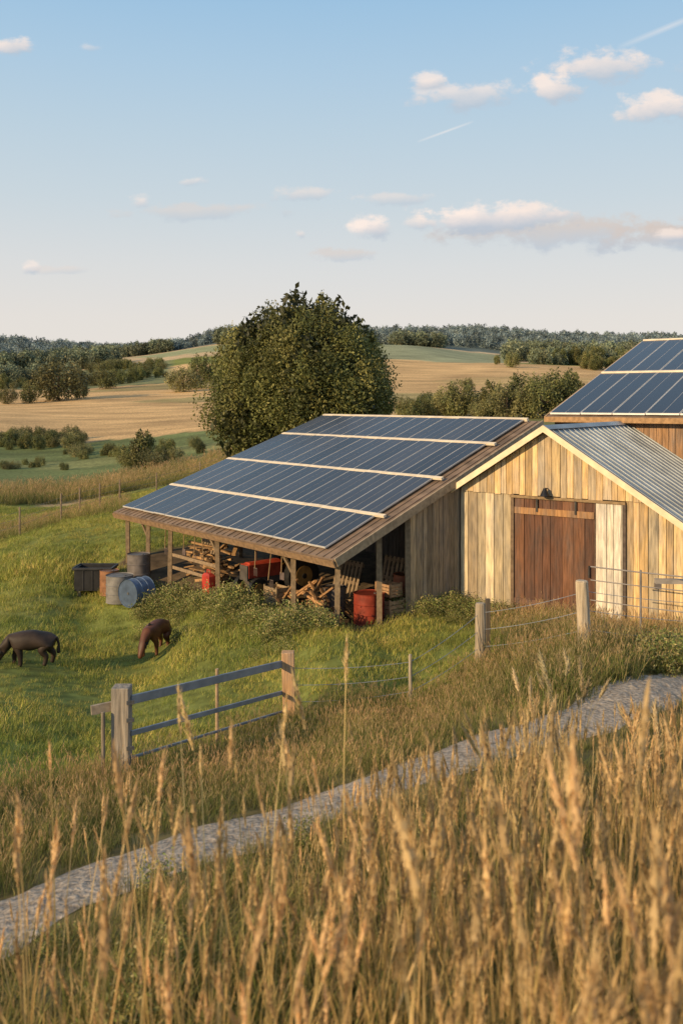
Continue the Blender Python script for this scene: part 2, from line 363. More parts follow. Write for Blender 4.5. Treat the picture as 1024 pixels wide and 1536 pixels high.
mb.box(FA(1.12,wl-.1,1.25),W_*.03,N_*.03,(0,0,.3),(.04,.04,.04))
mb.build('door_frame',[M_wood2],barn)
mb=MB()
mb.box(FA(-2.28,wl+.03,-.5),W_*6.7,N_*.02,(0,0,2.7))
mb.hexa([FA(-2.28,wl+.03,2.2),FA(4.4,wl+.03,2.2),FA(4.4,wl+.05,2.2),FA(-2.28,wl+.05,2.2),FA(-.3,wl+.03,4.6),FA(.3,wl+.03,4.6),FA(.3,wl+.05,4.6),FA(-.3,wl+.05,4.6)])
mb.build('dark_backing',[M_dark],barn)  # near-black sheet standing in for the shade behind the board gaps
mb=MB();wallboards(mb,lambda n_:FA(4.5,n_,0),.15,5.8,-.5,lambda n_:top(4.5),.22,grey,outn=W_)
wallboards(mb,lambda n_:FA(-2.3,n_,0),.15,5.8,-.5,lambda n_:top(2.3),.22,grey,outn=-W_)
mb.build('side_walls',[M_wood],barn)
mb=MB()
def slopeA(w0,w1,n0,n1,h0,h1,col=(1,1,1)):
    zz=lambda w:ZR-RS*abs(w)
    mb.hexa([FA(w0,n0,zz(w0)+h0),FA(w1,n0,zz(w1)+h0),FA(w1,n1,zz(w1)+h0),FA(w0,n1,zz(w0)+h0),FA(w0,n0,zz(w0)+h1),FA(w1,n0,zz(w1)+h1),FA(w1,n1,zz(w1)+h1),FA(w0,n1,zz(w0)+h1)],col)
slopeA(0,4.9,-.15,5.8,-.06,0);slopeA(0,-2.87,-.15,5.8,-.06,0)
for nn in np.arange(0,5.8,.34):
    slopeA(.05,4.92,nn,nn+.03,.001,.035)
    slopeA(-.05,-2.88,nn,nn+.03,.001,.035)
slopeA(-.0,.16,-.16,5.8,.04,.05);slopeA(-.0,-.16,-.16,5.8,.04,.05)
mb.build('metal_roof',[M_metal],barn)
mb=MB();slopeA(0,4.92,-.2,-.152,-.13,.045);slopeA(0,-2.9,-.2,-.152,-.13,.045)
mb.build('rake_fascia',[M_cream],barn)
mb=MB();L0=FA(.02,-.12,3.3)
mb.cyl(FA(.02,.06,3.42),L0+(0,0,.14),.015,.015,8);mb.cyl(L0+(0,0,.14),L0+(0,0,.09),.04,.06,12);mb.cyl(L0+(0,0,.09),L0+(0,0,-.06),.06,.13,14)
mb.build('door_lamp',[mat('black_enamel',(.015,.015,.017),.35)],barn,smooth=True)
# ------------------------------------------------------------------ barn B
barn2=empty('wooden_barn')
nb=5.45;wb=-2.45;BS=.31;ZB=5.16
def RB(w,n,h=0): return FA(w,nb+n,ZB+BS*n+h)
mb=MB()
mb.hexa([RB(wb,0,-.12),RB(7,0,-.12),RB(7,9.1,-.12),RB(wb,9.1,-.12),RB(wb,0),RB(7,0),RB(7,9.1),RB(wb,9.1)])
ridge=lambda w,n,h:FA(w,nb+n,ZB+BS*9.1-BS*(n-9.1)+h)
mb.hexa([ridge(wb,9.1,-.12),ridge(7,9.1,-.12),ridge(7,17,-.12),ridge(wb,17,-.12),ridge(wb,9.1,0),ridge(7,9.1,0),ridge(7,17,0),ridge(wb,17,0)])
mb.build('roof',[M_rust],barn2)
mb=MB();mb.box(FA(wb-.02,nb-.05,ZB-.16),W_*9.5,N_*.045,(0,0,.17),(.35,.21,.1))
mb.hexa([RB(wb-.05,0,-.15),RB(wb,0,-.15),RB(wb,9.1,-.15),RB(wb-.05,9.1,-.15),RB(wb-.05,0,.02),RB(wb,0,.02),RB(wb,9.1,.02),RB(wb-.05,9.1,.02)],(.42,.28,.15))
mb.build('fascia',[M_wood2],barn2)
mb=MB();wallboards(mb,lambda w:FA(w,5.83,0),-2.3,6.9,-.5,lambda w:5.1,.2,[(.3,.17,.08),(.35,.2,.1)],outn=on)
wallboards(mb,lambda n_:FA(6.9,n_,0),5.83,21,-.5,lambda n_:5.1,.25,grey,outn=W_)
wallboards(mb,lambda n_:FA(-2.3,n_,0),5.83,21,-.5,lambda n_:5.1+BS*(8.7-abs(n_-14.5)),.25,grey,outn=-W_)
mb.build('plank_walls',[M_wood],barn2)
mb=MB();mb.box(FA(3.1,5.72,3.9),W_*1.1,N_*.05,(0,0,.85),(.5,.35,.18))
mb.build('window_frame',[M_wood2],barn2)
mb=MB();mb.box(FA(3.17,5.71,3.97),W_*.45,N_*.02,(0,0,.7),(.02,.03,.05));mb.box(FA(3.68,5.71,3.97),W_*.45,N_*.02,(0,0,.7),(.02,.03,.05))
mb.build('window_panes',[M_pan],barn2)
glass=MB();fr=MB();rail=MB()
for r in range(2):
    n0=.12+r*4.5;n1=n0+4.38
    for c in range(9):
        w0=wb+.1+c*1.02;w1=w0+.995;h=.1+rng.normal(0,.004);sh=rng.uniform(.8,1.2)
        fr.hexa([RB(w0,n0,h-.05),RB(w1,n0,h-.05),RB(w1,n1,h-.05),RB(w0,n1,h-.05),RB(w0,n0,h),RB(w1,n0,h),RB(w1,n1,h),RB(w0,n1,h)])
        for qa,qb in((w0+.02,(w0+w1)/2-.008),((w0+w1)/2+.008,w1-.02)):
            glass.face([RB(qa,n0+.03,h+.004),RB(qb,n0+.03,h+.004),RB(qb,n1-.03,h+.004),RB(qa,n1-.03,h+.004)],(.013*sh,.013*sh,.018*sh))
for n0 in (4.53,9.0):
    rail.hexa([RB(wb+.1,n0,.08),RB(6.9,n0,.08),RB(6.9,n0+.09,.08),RB(wb+.1,n0+.09,.08),RB(wb+.1,n0,.14),RB(6.9,n0,.14),RB(6.9,n0+.09,.14),RB(wb+.1,n0+.09,.14)])
glass.build('solar_panel_glass',[M_pan],barn2);fr.build('solar_panel_frames',[M_alu],barn2);rail.build('mounting_rails',[M_rail],barn2)
# ------------------------------------------------------------------ yard objects
def gz(x,y): return H1(x,y)
def drum(name,x,y,r,h,col,lying=None,lift=0):
    mb=MB();z0=gz(x,y)-.02+lift
    if lying is None: a=np.array((x,y,z0));d=np.array((0,0,1.))
    else: d=np.array((math.cos(lying),math.sin(lying),0));a=np.array((x,y,z0+r))-d*h/2
    segs=[(0,1,.01),(.01,1.03,.0),(.03,1.0,0),(.32,1,0),(.335,1.035,0),(.35,1,0),(.64,1,0),(.655,1.035,0),(.67,1,0),(.97,1,0),(.985,1.03,0),(1,1.03,0)]
    for s0,s1 in zip(segs[:-1],segs[1:]): mb.cyl(a+d*h*s0[0],a+d*h*s1[0],r*s0[1],r*s1[1],24,col,0,cap=False)
    mb.cyl(a+d*h*.0,a+d*h*.02,r*.98,r*.98,24,col);mb.cyl(a+d*h*.95,a+d*h*.97,r*.99,r*.99,24,tuple(np.array(col)*.6))
    mb.cyl(a+d*h*.97+np.array((r*.4,0,0))*(lying is None),a+d*h*.99+np.array((r*.4,0,0))*(lying is None),.04,.04,10,(.1,.1,.1))
    return mb.build(name,[M_paint],None,smooth=True)
drum('steel_drum',.72,24.4,.4,.8,(.24,.04,.022))
drum('steel_drum',-.2,25.6,.33,.85,(.12,.1,.09))
drum('steel_drum',1.75,25.6,.33,.85,(.3,.1,.05))
drum('metal_barrel',-6.95,29.3,.42,.85,(.2,.19,.18))
drum('metal_barrel',-6.6,30.4,.36,.95,(.16,.14,.13))
drum('plastic_drum',-6.3,28.8,.42,.75,(.1,.15,.24),lying=-2.2)
drum('metal_barrel',-7.5,30.2,.3,.8,(.25,.12,.06))
mb=MB();tx,ty=-8.1,30.8;tz=gz(tx,ty);c=(.02,.02,.022)
def tr(xa,xb,ya,yb,za,zb,col=c): mb.box((tx+xa,ty+ya,tz+za),(xb-xa,0,0),(0,yb-ya,0),(0,0,zb-za),col)
tr(-.6,.6,-.4,.4,.12,.17);tr(-.6,.6,-.4,-.35,.17,.85);tr(-.6,.6,.35,.4,.17,.85);tr(-.6,-.55,-.35,.35,.17,.85);tr(.55,.6,-.35,.35,.17,.85)
tr(-.65,.65,-.46,-.4,.8,.88,(.03,.03,.033));tr(-.65,.65,.4,.46,.8,.88);tr(-.66,-.6,-.4,.4,.8,.88);tr(.6,.66,-.4,.4,.8,.88)
for a in(-.5,.4):
    for b in(-.35,.25): tr(a,a+.1,b,b+.1,-.15,.12,(.15,.13,.11))
for a in(-.3,0,.3): tr(a-.02,a+.02,-.42,-.4,.15,.8,(.03,.03,.033))
mb.build('feed_trough',[M_paint],None,bevel=.01)
def inshed(q,t,z=0): 
    p=ER+S_*t+E_*q;return np.array((p[0],p[1],gz(p[0],p[1])+z))
mb=MB()
for i in range(46):
    q=7.5+rng.uniform(-1.0,1.2);t=1.0+rng.uniform(-.5,.5);z=.1+rng.uniform(0,1.05);a=rng.normal(0,.35);l=rng.uniform(.6,1.3)
    d=(E_*math.cos(a)+S_*math.sin(a))+np.array((0,0,rng.normal(0,.2)));p=inshed(q,t,z)
    mb.beam(p-d*l/2,p+d*l/2,rng.uniform(.06,.16),rng.uniform(.03,.08),tuple(np.array((.4,.24,.11))*rng.uniform(.3,1.2)))
mb.build('lumber_pile',[M_wood2])
mb=MB();o=inshed(5.0,1.9,0);f=-S_;s=E_;k=np.array((0,0,1.));red=(.36,.05,.025);blk=(.02,.02,.02)
def tb(a,b,c0,c1,z0,z1,col): mb.box(o+f*a+s*c0+k*z0,f*(b-a),s*(c1-c0),k*(z1-z0),col)
tb(.1,1.25,-.22,.22,.62,1.0,red);tb(1.25,1.3,-.2,.2,.55,.98,(.08,.07,.06));tb(-.7,1.2,-.14,.14,.42,.62,(.1,.08,.07))
mb.hexa([o+f*.1+s*-.2+k*1.0,o+f*1.2+s*-.18+k*1.0,o+f*1.2+s*.18+k*1.0,o+f*.1+s*.2+k*1.0,o+f*.12+s*-.1+k*1.07,o+f*1.15+s*-.1+k*1.05,o+f*1.15+s*.1+k*1.05,o+f*.12+s*.1+k*1.07],red)
for sd_ in(-1,1):
    c0=o-f*.45+s*.45*sd_+k*.56
    mb.cyl(c0-s*.13,c0+s*.13,.56,.56,22,blk);mb.cyl(c0-s*.14,c0+s*.14,.3,.3,16,(.35,.2,.06));mb.cyl(c0-s*.16,c0+s*.16,.08,.08,10,blk)
    c0=o+f*1.05+s*.38*sd_+k*.32
    mb.cyl(c0-s*.08,c0+s*.08,.32,.32,18,blk);mb.cyl(c0-s*.09,c0+s*.09,.17,.17,14,(.35,.2,.06))
    mb.hexa([o-f*1.0+s*(.3*sd_)+k*1.12,o+f*.0+s*(.3*sd_)+k*1.12,o+f*.0+s*(.6*sd_)+k*1.12,o-f*1.0+s*(.6*sd_)+k*1.12,o-f*.9+s*(.3*sd_)+k*1.18,o-f*.1+s*(.3*sd_)+k*1.18,o-f*.1+s*(.6*sd_)+k*1.18,o-f*.9+s*(.6*sd_)+k*1.18],red)
tb(-.65,-.3,-.18,.18,.95,1.0,blk);tb(-.7,-.64,-.18,.18,1.0,1.25,blk)
mb.cyl(o+f*.0+k*1.0,o-f*.15+k*1.3,.015,.015,8,blk);mb.cyl(o-f*.14+k*1.28,o-f*.16+k*1.31,.17,.17,16,blk);mb.cyl(o+f*.8+s*.1+k*1.05,o+f*.8+s*.1+k*1.5,.03,.03,8,(.12,.08,.06))
mb.cyl(o+f*1.05-s*.38+k*.32,o+f*1.05+s*.38+k*.32,.04,.04,8,(.1,.08,.07))
mb.build('tractor',[M_paint])
mb=MB()
for q,t,lean in((3.2,2.8,.35),(1.5,3.2,.3),(9.8,2.2,.3)):
    for k_ in range(7):
        o=inshed(q,t,.05)+E_*(k_*.17-.5)
        mb.beam(o,o+S_*lean+np.array((0,0,1.2)),.1,.02,(.22,.16,.1),up=tuple(S_))
    for z in(.1,.6,1.1):
        o=inshed(q,t,.05+z)+S_*(lean*z/1.2+.04);mb.beam(o-E_*.55,o+E_*.6,.08,.09,(.2,.14,.09))
mb.build('wooden_pallets',[M_wood2])
mb=MB()
for i in range(34):
    q=rng.uniform(1.0,3.8);p=inshed(q,rng.uniform(.7,2.),rng.uniform(.05,.7));a=rng.uniform(-.9,.9);d=E_*math.cos(a)+np.array((0,0,math.sin(a)));l=rng.uniform(.4,1.2)
    mb.beam(p-d*l/2,p+d*l/2,rng.uniform(.04,.1),.05,tuple(np.array((.36,.2,.09))*rng.uniform(.3,1.3)))
mb.build('scrap_timber',[M_wood2])
def crate(name,q,t,z,w,h,col):
    mb=MB();o=inshed(q,t,z)
    for k in range(4):
        zz=h*k/4
        for s_ in (0,1):
            mb.box(o+S_*(w*.7*s_)+(0,0,zz),E_*w,S_*.02,(0,0,h/4-.02),col);mb.box(o+E_*(w*s_)+(0,0,zz),S_*w*.7,E_*.02,(0,0,h/4-.02),col)
    for a in(0,1):
        for b in(0,1): mb.box(o+E_*(w*a-.01)+S_*(w*.7*b-.01),E_*.05,S_*.05,(0,0,h+.02),tuple(np.array(col)*.8))
    mb.box(o,E_*w,S_*w*.7,(0,0,.02),col)
    return mb.build(name,[M_wood2])
crate('wooden_crate',.2,2.0,.0,.7,.45,(.3,.2,.12));crate('wooden_crate',.3,2.1,.5,.55,.35,(.36,.22,.12));crate('wooden_crate',3.6,.8,0,.6,.5,(.3,.22,.13))
mb=MB();o=inshed(6.1,.1,-.02);c=(.38,.04,.025)
mb.box(o,E_*.42,S_*.22,(0,0,.55),c);mb.hexa([o+(0,0,.55),o+E_*.42+(0,0,.55),o+E_*.42+S_*.22+(0,0,.55),o+S_*.22+(0,0,.55),o+E_*.08+S_*.04+(0,0,.63),o+E_*.34+S_*.04+(0,0,.63),o+E_*.34+S_*.18+(0,0,.63),o+E_*.08+S_*.18+(0,0,.63)],c)
mb.beam(o+E_*.1+S_*.11+(0,0,.72),o+E_*.3+S_*.11+(0,0,.72),.03,.03,c);mb.beam(o+E_*.11+S_*.11+(0,0,.6),o+E_*.11+S_*.11+(0,0,.72),.03,.03,c);mb.beam(o+E_*.29+S_*.11+(0,0,.6),o+E_*.29+S_*.11+(0,0,.72),.03,.03,c)
mb.cyl(o+E_*.37+S_*.11+(0,0,.56),o+E_*.4+S_*.11+(0,0,.68),.03,.03,10,(.05,.05,.05))
mb.build('fuel_can',[M_paint],None,bevel=.02)
# ------------------------------------------------------------------ fences
def fpost(name,u,D,h,w,col,lean=(0,0),rnd=False,top=True):
    p=G(u,D);mb=MB();q=p+np.array((lean[0],lean[1],h))
    if rnd:
        mb.cyl(p-(0,0,.3),q,w*.52,w*.47,14,col);mb.cyl(q,q+(0,0,.02),w*.47,w*.38,14,tuple(np.array(col)*1.1))
    else:
        mb.beam(p-(0,0,.3),q,w,w,col);
    return mb.build(name,[M_wood],None,bevel=.012),p,q
_,g1,g1t=fpost('gate_post',183,13.4,1.3,.25,(.33,.28,.22))
_,g2,g2t=fpost('gate_post',435,17.3,1.3,.23,(.5,.3,.15),lean=(-.04,0))
_,f1,f1t=fpost('fence_post',720,19,1.28,.22,(.36,.29,.2),rnd=True)
_,f2,f2t=fpost('fence_post',878,17.7,1.33,.25,(.48,.39,.27),lean=(-.08,0),rnd=True)
_,f0,f0t=fpost('fence_post',615,17.5,1.0,.07,(.4,.33,.24),rnd=True)
_,f3,f3t=fpost('fence_post',731,19.6,1.25,.1,(.1,.08,.06))
_,f4,f4t=fpost('fence_post',1110,18.3,1.3,.2,(.4,.33,.22),rnd=True)
_,f5,f5t=fpost('fence_post',155,13.2,.95,.06,(.25,.2,.14),rnd=True)
gate=empty('farm_gate');mb=MB()
st=(.27,.29,.32)
def gr(fa,fb,w,h,off=0):
    a=g1+np.array((.13,.0,0));b=g2+np.array((-.11,0,0))
    mb.beam(a+(0,0,fa),b+(0,0,fb),w,h,st)
gr(1.1,1.08,.04,.13);gr(.62,.55,.035,.075);gr(.27,.2,.03,.04)
mb.build('rails',[M_steel],gate,bevel=.006)
mb=MB()
p=g1+(g2-g1)*.5;mb.cyl((p[0],p[1]+.05,H1(p[0],p[1])-.1),(p[0],p[1]+.05,p[2]+1.25),.03,.028,8,(.35,.25,.15))
mb.build('upright',[M_wood2],gate)
mb=MB();mb.beam(g1+(-.4,-.15,1.0),g1+(-.13,-.02,1.02),.05,.13,(.33,.27,.2));
for z in(.85,1.1,.45): mb.beam(g1+(.1,-.14,z),g1+(.2,-.1,z),.03,.05,(.1,.1,.1))
mb.build('hinges_and_stub_rail',[M_wood2],gate)
wf=empty('wire_fence');mb=MB()
def wire(a,b,za,zb,r=.0055,sag=.05):
    for i in range(8):
        t0,t1=i/8,(i+1)/8
        p=lambda t:a+(b-a)*t+np.array((0,0,za+(zb-za)*t-sag*4*t*(1-t)))
        mb.cyl(p(t0),p(t1),r,r,5,(.18,.17,.16),cap=False)
for z in(.35,.65,.95):
    wire(g2,f0,z*1.05,z*.92);wire(f0,f1,z*.92,z*1.15);wire(f1,f2,z*1.15,z*1.2);wire(f2,f4,z*1.2,z*1.2)
mb.build('wires',[M_steel],wf)
ff=empty('wire_fence');mb=MB();prev=None
for u_,Dd in((-60,40),(30,41.5),(92,43),(120,44),(150,45),(180,46),(235,50),(300,56),(380,62)):
    p=G(u_,Dd);mb.cyl(p-(0,0,.2),p+(0,0,1.3),.045,.04,7,(.22,.17,.12))
    if prev is not None:
        for z in(.5,.8,1.1): mb.cyl(prev+(0,0,z),p+(0,0,z),.006,.006,4,(.2,.2,.2),cap=False)
    prev=p
mb.build('posts_and_wires',[M_wood2],ff)
mb=MB();a=G(885,21.0);b=G(960,20.3);c2=G(1060,19.5)
for z,r in((1.0,.012),(1.45,.012),(1.75,.016)):
    zt=lambda p:np.array((p[0],p[1],z+.2))
    mb.cyl(zt(a),zt(b),r,r,8,(.22,.2,.19));mb.cyl(zt(b),zt(c2),r,r,8,(.22,.2,.19))
for p in(b,c2): mb.cyl(p-(0,0,.2),(p[0],p[1],2.0),.025,.025,10,(.2,.18,.17))
mb.box(np.array((b[0]+.3,b[1]-.1,1.72)),(.7,-.05,0),(0,.12,0),(0,0,.1),(.3,.27,.24))
mb.box(np.array((b[0]+.3,b[1]-.1,1.6)),(.12,-.01,0),(0,.12,0),(0,0,.12),(.15,.13,.12))
mb.build('pipe_railing',[M_paint],None,smooth=True)
# ------------------------------------------------------------------ animals
def animal(name,pos,heading,h,m,verts,edges,mane=None,flat=1.):
    me=bpy.data.meshes.new(name);me.from_pydata([v[:3] for v in verts],[],edges);o=bpy.data.objects.new(name,me);COL.objects.link(o)
    md=o.modifiers.new('skin','SKIN');md.use_smooth_shade=True;md.branch_smoothing=.1
    sv=me.skin_vertices[0].data
    for i,v in enumerate(verts):
        sv[i].radius=(v[3],v[3]);sv[i].use_root=(i==0)
    s2=o.modifiers.new('sub','SUBSURF');s2.levels=2;s2.render_levels=2
    me.materials.append(m)
    o.location=pos;o.rotation_euler=(0,0,heading);o.scale=(h,h,h)
    if mane: 
        mane.build('mane',[mane_m],o)
    return o
def quad(cow):
    V=[];E=[]
    B=1. if cow else .82;Lg=1. if cow else .85
    def add(x,y,z,r,par=None,leg=False):
        V.append((x,y,z,r*(Lg if leg else B)));
        if par is not None:E.append((par,len(V)-1))
        return len(V)-1
    up=0 if cow else .07
    p=add(-.44,0,.71+up,.26);l=add(-.2,0,.7+up,.29,p);r=add(.06,0,.67+up,.32,l);c=add(.3,0,.7+up,.29,r)
    n1=add(.5,0,.68+up,.21,c);n2=add(.66,0,.54,.155,n1);po=add(.79,0,.37,.13,n2);nm=add(.86,0,.2,.095,po);mz=add(.9,0,.08,.085,nm)
    for s in(-1,1):
        add(.74,s*(.17 if cow else .09),.4 if cow else .5,.03,po)
        j=.07*s
        h=add(-.46,s*.13,.56,.19,p);st_=add(-.37+j,s*.16,.44,.13,h,True);ho=add(-.52+j,s*.15,.27,.075,st_,True);fe=add(-.48+j,s*.15,.09,.058,ho,True);add(-.45+j,s*.15,.02,.068,fe,True)
        sh=add(.33,s*.12,.54,.15,c);el=add(.31-j,s*.15,.42,.1,sh,True);kn=add(.34-j*1.6,s*.15,.25,.072,el,True);fe=add(.33-j*1.6,s*.15,.09,.056,kn,True);add(.36-j*1.6,s*.15,.02,.067,fe,True)
    t1=add(-.68,0,.76+up,.045,p);t2=add(-.74,0,.56,.032,t1);add(-.73,0,.3,.06,t2)
    return V,E
M_cow=mat('cow_hide',(.035,.023,.017),.6,var=.5,scale=3);M_horse=mat('horse_coat',(.1,.036,.018),.5,var=.45,scale=3);mane_m=mat('mane_hair',(.015,.01,.008),.7)
V,E=quad(True);pc=G(46,23.2);animal('cow',tuple(pc+(0,0,.03)),math.radians(186),.93,M_cow,V,E)
V,E=quad(False);mn=MB()
for i in range(60):
    t=i/59;x_=.36+.42*t;z_=.98-.47*t
    for s in(-1,1): mn.face([(x_,0,z_),(x_+.03,0,z_-.035),(x_-.0,s*rng.uniform(.1,.16),z_-.16),(x_-.03,s*rng.uniform(.09,.15),z_-.13)])
ph=G(234,25);animal('horse',tuple(ph+(0,0,.03)),math.radians(252),.93,M_horse,V,E,mn)
# ------------------------------------------------------------------ scatter tools
def make_coll(name,objs):
    c=bpy.data.collections.new(name)
    for o in objs:c.objects.link(o)
    return c
def scatter(name,P,scl,coll,tilt=.12,ncl=1,rz=None):
    N=len(P);me=bpy.data.meshes.new(name);me.vertices.add(N);me.vertices.foreach_set('co',P.astype(np.float32).ravel())
    rot=np.stack([rng.normal(0,tilt,N),rng.normal(0,tilt,N),rng.uniform(0,6.283,N)],1).astype(np.float32)
    a=me.attributes.new('rot','FLOAT_VECTOR','POINT');a.data.foreach_set('vector',rot.ravel())
    a=me.attributes.new('scl','FLOAT','POINT');a.data.foreach_set('value',np.asarray(scl,np.float32))
    a=me.attributes.new('idx','INT','POINT');a.data.foreach_set('value',rng.integers(0,ncl,N).astype(np.int32))
    me.update();o=bpy.data.objects.new(name,me);COL.objects.link(o)
    ng=bpy.data.node_groups.new(name+'_scatter','GeometryNodeTree')
    ng.interface.new_socket('Geometry',in_out='INPUT',socket_type='NodeSocketGeometry');ng.interface.new_socket('Geometry',in_out='OUTPUT',socket_type='NodeSocketGeometry')
    nn=ng.nodes;gi=nn.new('NodeGroupInput');go=nn.new('NodeGroupOutput');ip=nn.new('GeometryNodeInstanceOnPoints');ci=nn.new('GeometryNodeCollectionInfo')
    ci.inputs['Collection'].default_value=coll;ci.inputs['Separate Children'].default_value=True;ci.inputs['Reset Children'].default_value=True
    def na(nm,t):
        k=nn.new('GeometryNodeInputNamedAttribute');k.data_type=t;k.inputs['Name'].default_value=nm;return [s for s in k.outputs if s.enabled and s.name=='Attribute'][0]
    l=ng.links;l.new(gi.outputs[0],ip.inputs['Points']);l.new(ci.outputs[0],ip.inputs['Instance']);ip.inputs['Pick Instance'].default_value=True
    l.new(na('idx','INT'),ip.inputs['Instance Index']);l.new(na('rot','FLOAT_VECTOR'),ip.inputs['Rotation']);l.new(na('scl','FLOAT'),ip.inputs['Scale'])
    l.new(ip.outputs[0],go.inputs[0]);md=o.modifiers.new('scatter','NODES');md.node_group=ng
    return o
def clump(name,nb,h,spread,lean,w,mats,pal,heads=0,headcol=(.5,.38,.2),hl=.14,segs=3,root=None,fat=.11,nh=9):
    mb=MB()
    for i in range(nb):
        r=spread*math.sqrt(random.random());a=random.uniform(0,6.28);b=np.array((r*math.cos(a),r*math.sin(a),-.03))
        az=random.uniform(0,6.28);hh=h*random.uniform(.55,1.15);ln=lean*random.uniform(.2,1.3);d=np.array((math.cos(az),math.sin(az),0));sd_=np.array((-math.sin(az+.6),math.cos(az+.6),0))
        head=i<heads
        if head: hh=h*random.uniform(.75,1.4);ln*=.5
        ww=w*random.uniform(.7,1.2)*(.6 if head else 1);c=np.array(pal[random.randrange(len(pal))])*random.uniform(.75,1.25)
        rc=np.array(root) if root is not None else c
        pts=[]
        for k in range(segs+1):
            t=k/segs;c0=b+d*ln*hh*t*t+np.array((0,0,hh*t*(1-.25*ln*t)));wk=ww*(1-t*.85) if not head else ww*(1-.4*t)
            pts.append((c0-sd_*wk/2,c0+sd_*wk/2,c0))
        for k in range(segs):
            f=min(1,(k+.4)/segs*1.3);mb.face([pts[k][0],pts[k][1],pts[k+1][1],pts[k+1][0]],tuple(rc*(1-f)+c*f))
        if head:
            tp=pts[-1][2];dr=pts[-1][2]-pts[-2][2];dr/=np.linalg.norm(dr);L_=hl*random.uniform(.6,1.3);hc=np.array(headcol)*random.uniform(.7,1.25)
            for k in range(nh):
                t=k/nh;p=tp+dr*L_*(t-.1);aa=random.uniform(0,6.28);s_=L_*fat*(math.sin(math.pi*(t*.85+.12))+.2)
                o_=np.array((math.cos(aa),math.sin(aa),0))*s_
                q_=np.cross(dr,o_);q_=q_/np.linalg.norm(q_)*s_*.55
                tp2=p+dr*L_*.22+o_*1.2
                mb.face([p-q_*.6,p+o_*.4,tp2,p+q_*.6+o_*.2],tuple(hc))
                mb.face([p-o_*.5,p+q_,p+dr*L_*.2,p-q_],tuple(hc*.9))
    return mb.build(name,mats,None,link=False)
def gmat(name,ca_,cb,ls,tr_=.3,ov=.25):
    m=mat(name,(1,1,1),.6,attr=True,var=.15,bump=0,transl=tr_,objvar=ov)
    nt=m.node_tree;N=nt.nodes;L=nt.links
    sc=[n_ for n_ in N if n_.type=='VECT_MATH'][0];src=sc.inputs[0].links[0].from_socket
    oi=N.new('ShaderNodeObjectInfo');n2=N.new('ShaderNodeTexNoise');n2.inputs['Scale'].default_value=ls;n2.inputs['Detail'].default_value=4
    L.new(oi.outputs['Location'],n2.inputs['Vector']);r=N.new('ShaderNodeMapRange');r.inputs['From Min'].default_value=.38;r.inputs['From Max'].default_value=.62;L.new(n2.outputs['Fac'],r.inputs['Value'])
    mx=N.new('ShaderNodeMix');mx.data_type='RGBA';mx.inputs[6].default_value=(*ca_,1);mx.inputs[7].default_value=(*cb,1);L.new(r.outputs[0],mx.inputs['Factor'])
    mu=N.new('ShaderNodeVectorMath');mu.operation='MULTIPLY';L.new(src,mu.inputs[0]);L.new(mx.outputs[2],mu.inputs[1]);L.new(mu.outputs[0],sc.inputs[0])
    return m
M_gg=gmat('pasture_grass_blades',(.8,.88,.75),(1.45,1.25,1.15),.35)
M_dry=gmat('dry_grass_blades',(.78,.85,.75),(1.15,1.08,1.0),.5,.35)
gp=[(.27,.3,.065),(.32,.34,.085),(.22,.26,.055),(.44,.38,.14)]
dryp=[(.66,.46,.21),(.55,.38,.17),(.7,.52,.26),(.42,.33,.14),(.46,.3,.13)]
mixp=[(.42,.33,.14),(.26,.27,.08),(.54,.4,.19),(.2,.22,.06),(.24,.26,.07)]
undp=[(.22,.23,.06),(.3,.27,.09),(.15,.17,.045),(.46,.34,.14)]
c_short=make_coll('c_short',[clump('a%d'%i,60,.17,.4,.6,.016,[M_gg],gp,segs=2) for i in range(4)])
c_med=make_coll('c_med',[clump('b%d'%i,50,.42,.3,.5,.012,[M_dry],mixp,heads=11,hl=.1,root=(.13,.14,.045),headcol=(.6,.43,.24)) for i in range(4)])
c_tall=make_coll('c_tall',[clump('d%d'%i,12,1.0,.36,.3,.012,[M_dry],dryp,heads=9,hl=.18,root=(.3,.24,.09),headcol=(.66,.47,.25),fat=.1,nh=12,segs=4) for i in range(7)])
c_und=make_coll('c_und',[clump('e%d'%i,60,.38,.3,.7,.013,[M_dry],undp,heads=5,hl=.08,root=(.1,.11,.035)) for i in range(4)])
c_plume=make_coll('c_plume',[clump('p%d'%i,12,1.1,.14,.35,.014,[M_dry],dryp,heads=6,hl=.36,root=(.3,.24,.1),headcol=(.66,.52,.34),fat=.15,nh=46,segs=4) for i in range(3)])
def region(N,y0,y1,pmax=.42,pw=1.):
    y_=np.sqrt(rng.uniform(0,1,N)*((y1+1)**2-(y0+1)**2)+(y0+1)**2)-1;x_=rng.uniform(-1,1,N)*pmax*(y_+1.5);return x_,y_
def in_build(x_,y_):
    m=np.zeros(len(x_),bool)
    dx=x_-5.25;dy=y_-24;w=dx*W_[0]+dy*W_[1];nn=dx*N_[0]+dy*N_[1];m|=(w>-2.4)&(w<4.6)&(nn>.1)&(nn<6)
    m|=(w>-2.3)&(w<7)&(nn>5)&(nn<22)
    dx=x_-ER[0];dy=y_-ER[1];t=dx*S_[0]+dy*S_[1];q_=dx*E_[0]+dy*E_[1];m|=(t>.1)&(t<7.8)&(q_>-.0)&(q_<12.4)
    return m,t,q_,w,nn
def pts(x_,y_): return np.stack([x_,y_,H(x_,y_)],1)
x_,y_=region(20000,8,62);b_=in_build(x_,y_)[0];df,sf=pdist(x_,y_,fence);k=(~b_)&((sf>0)|(y_>22))&~((y_>42)&(y_<50)&(x_/y_<-.24)&(rng.uniform(size=len(x_))<.85))
x_,y_=x_[k],y_[k];sc_=(.75+.4*vnoise(x_,y_,.5,11)).clip(.45,1.7)*(1+(y_-12)/60)
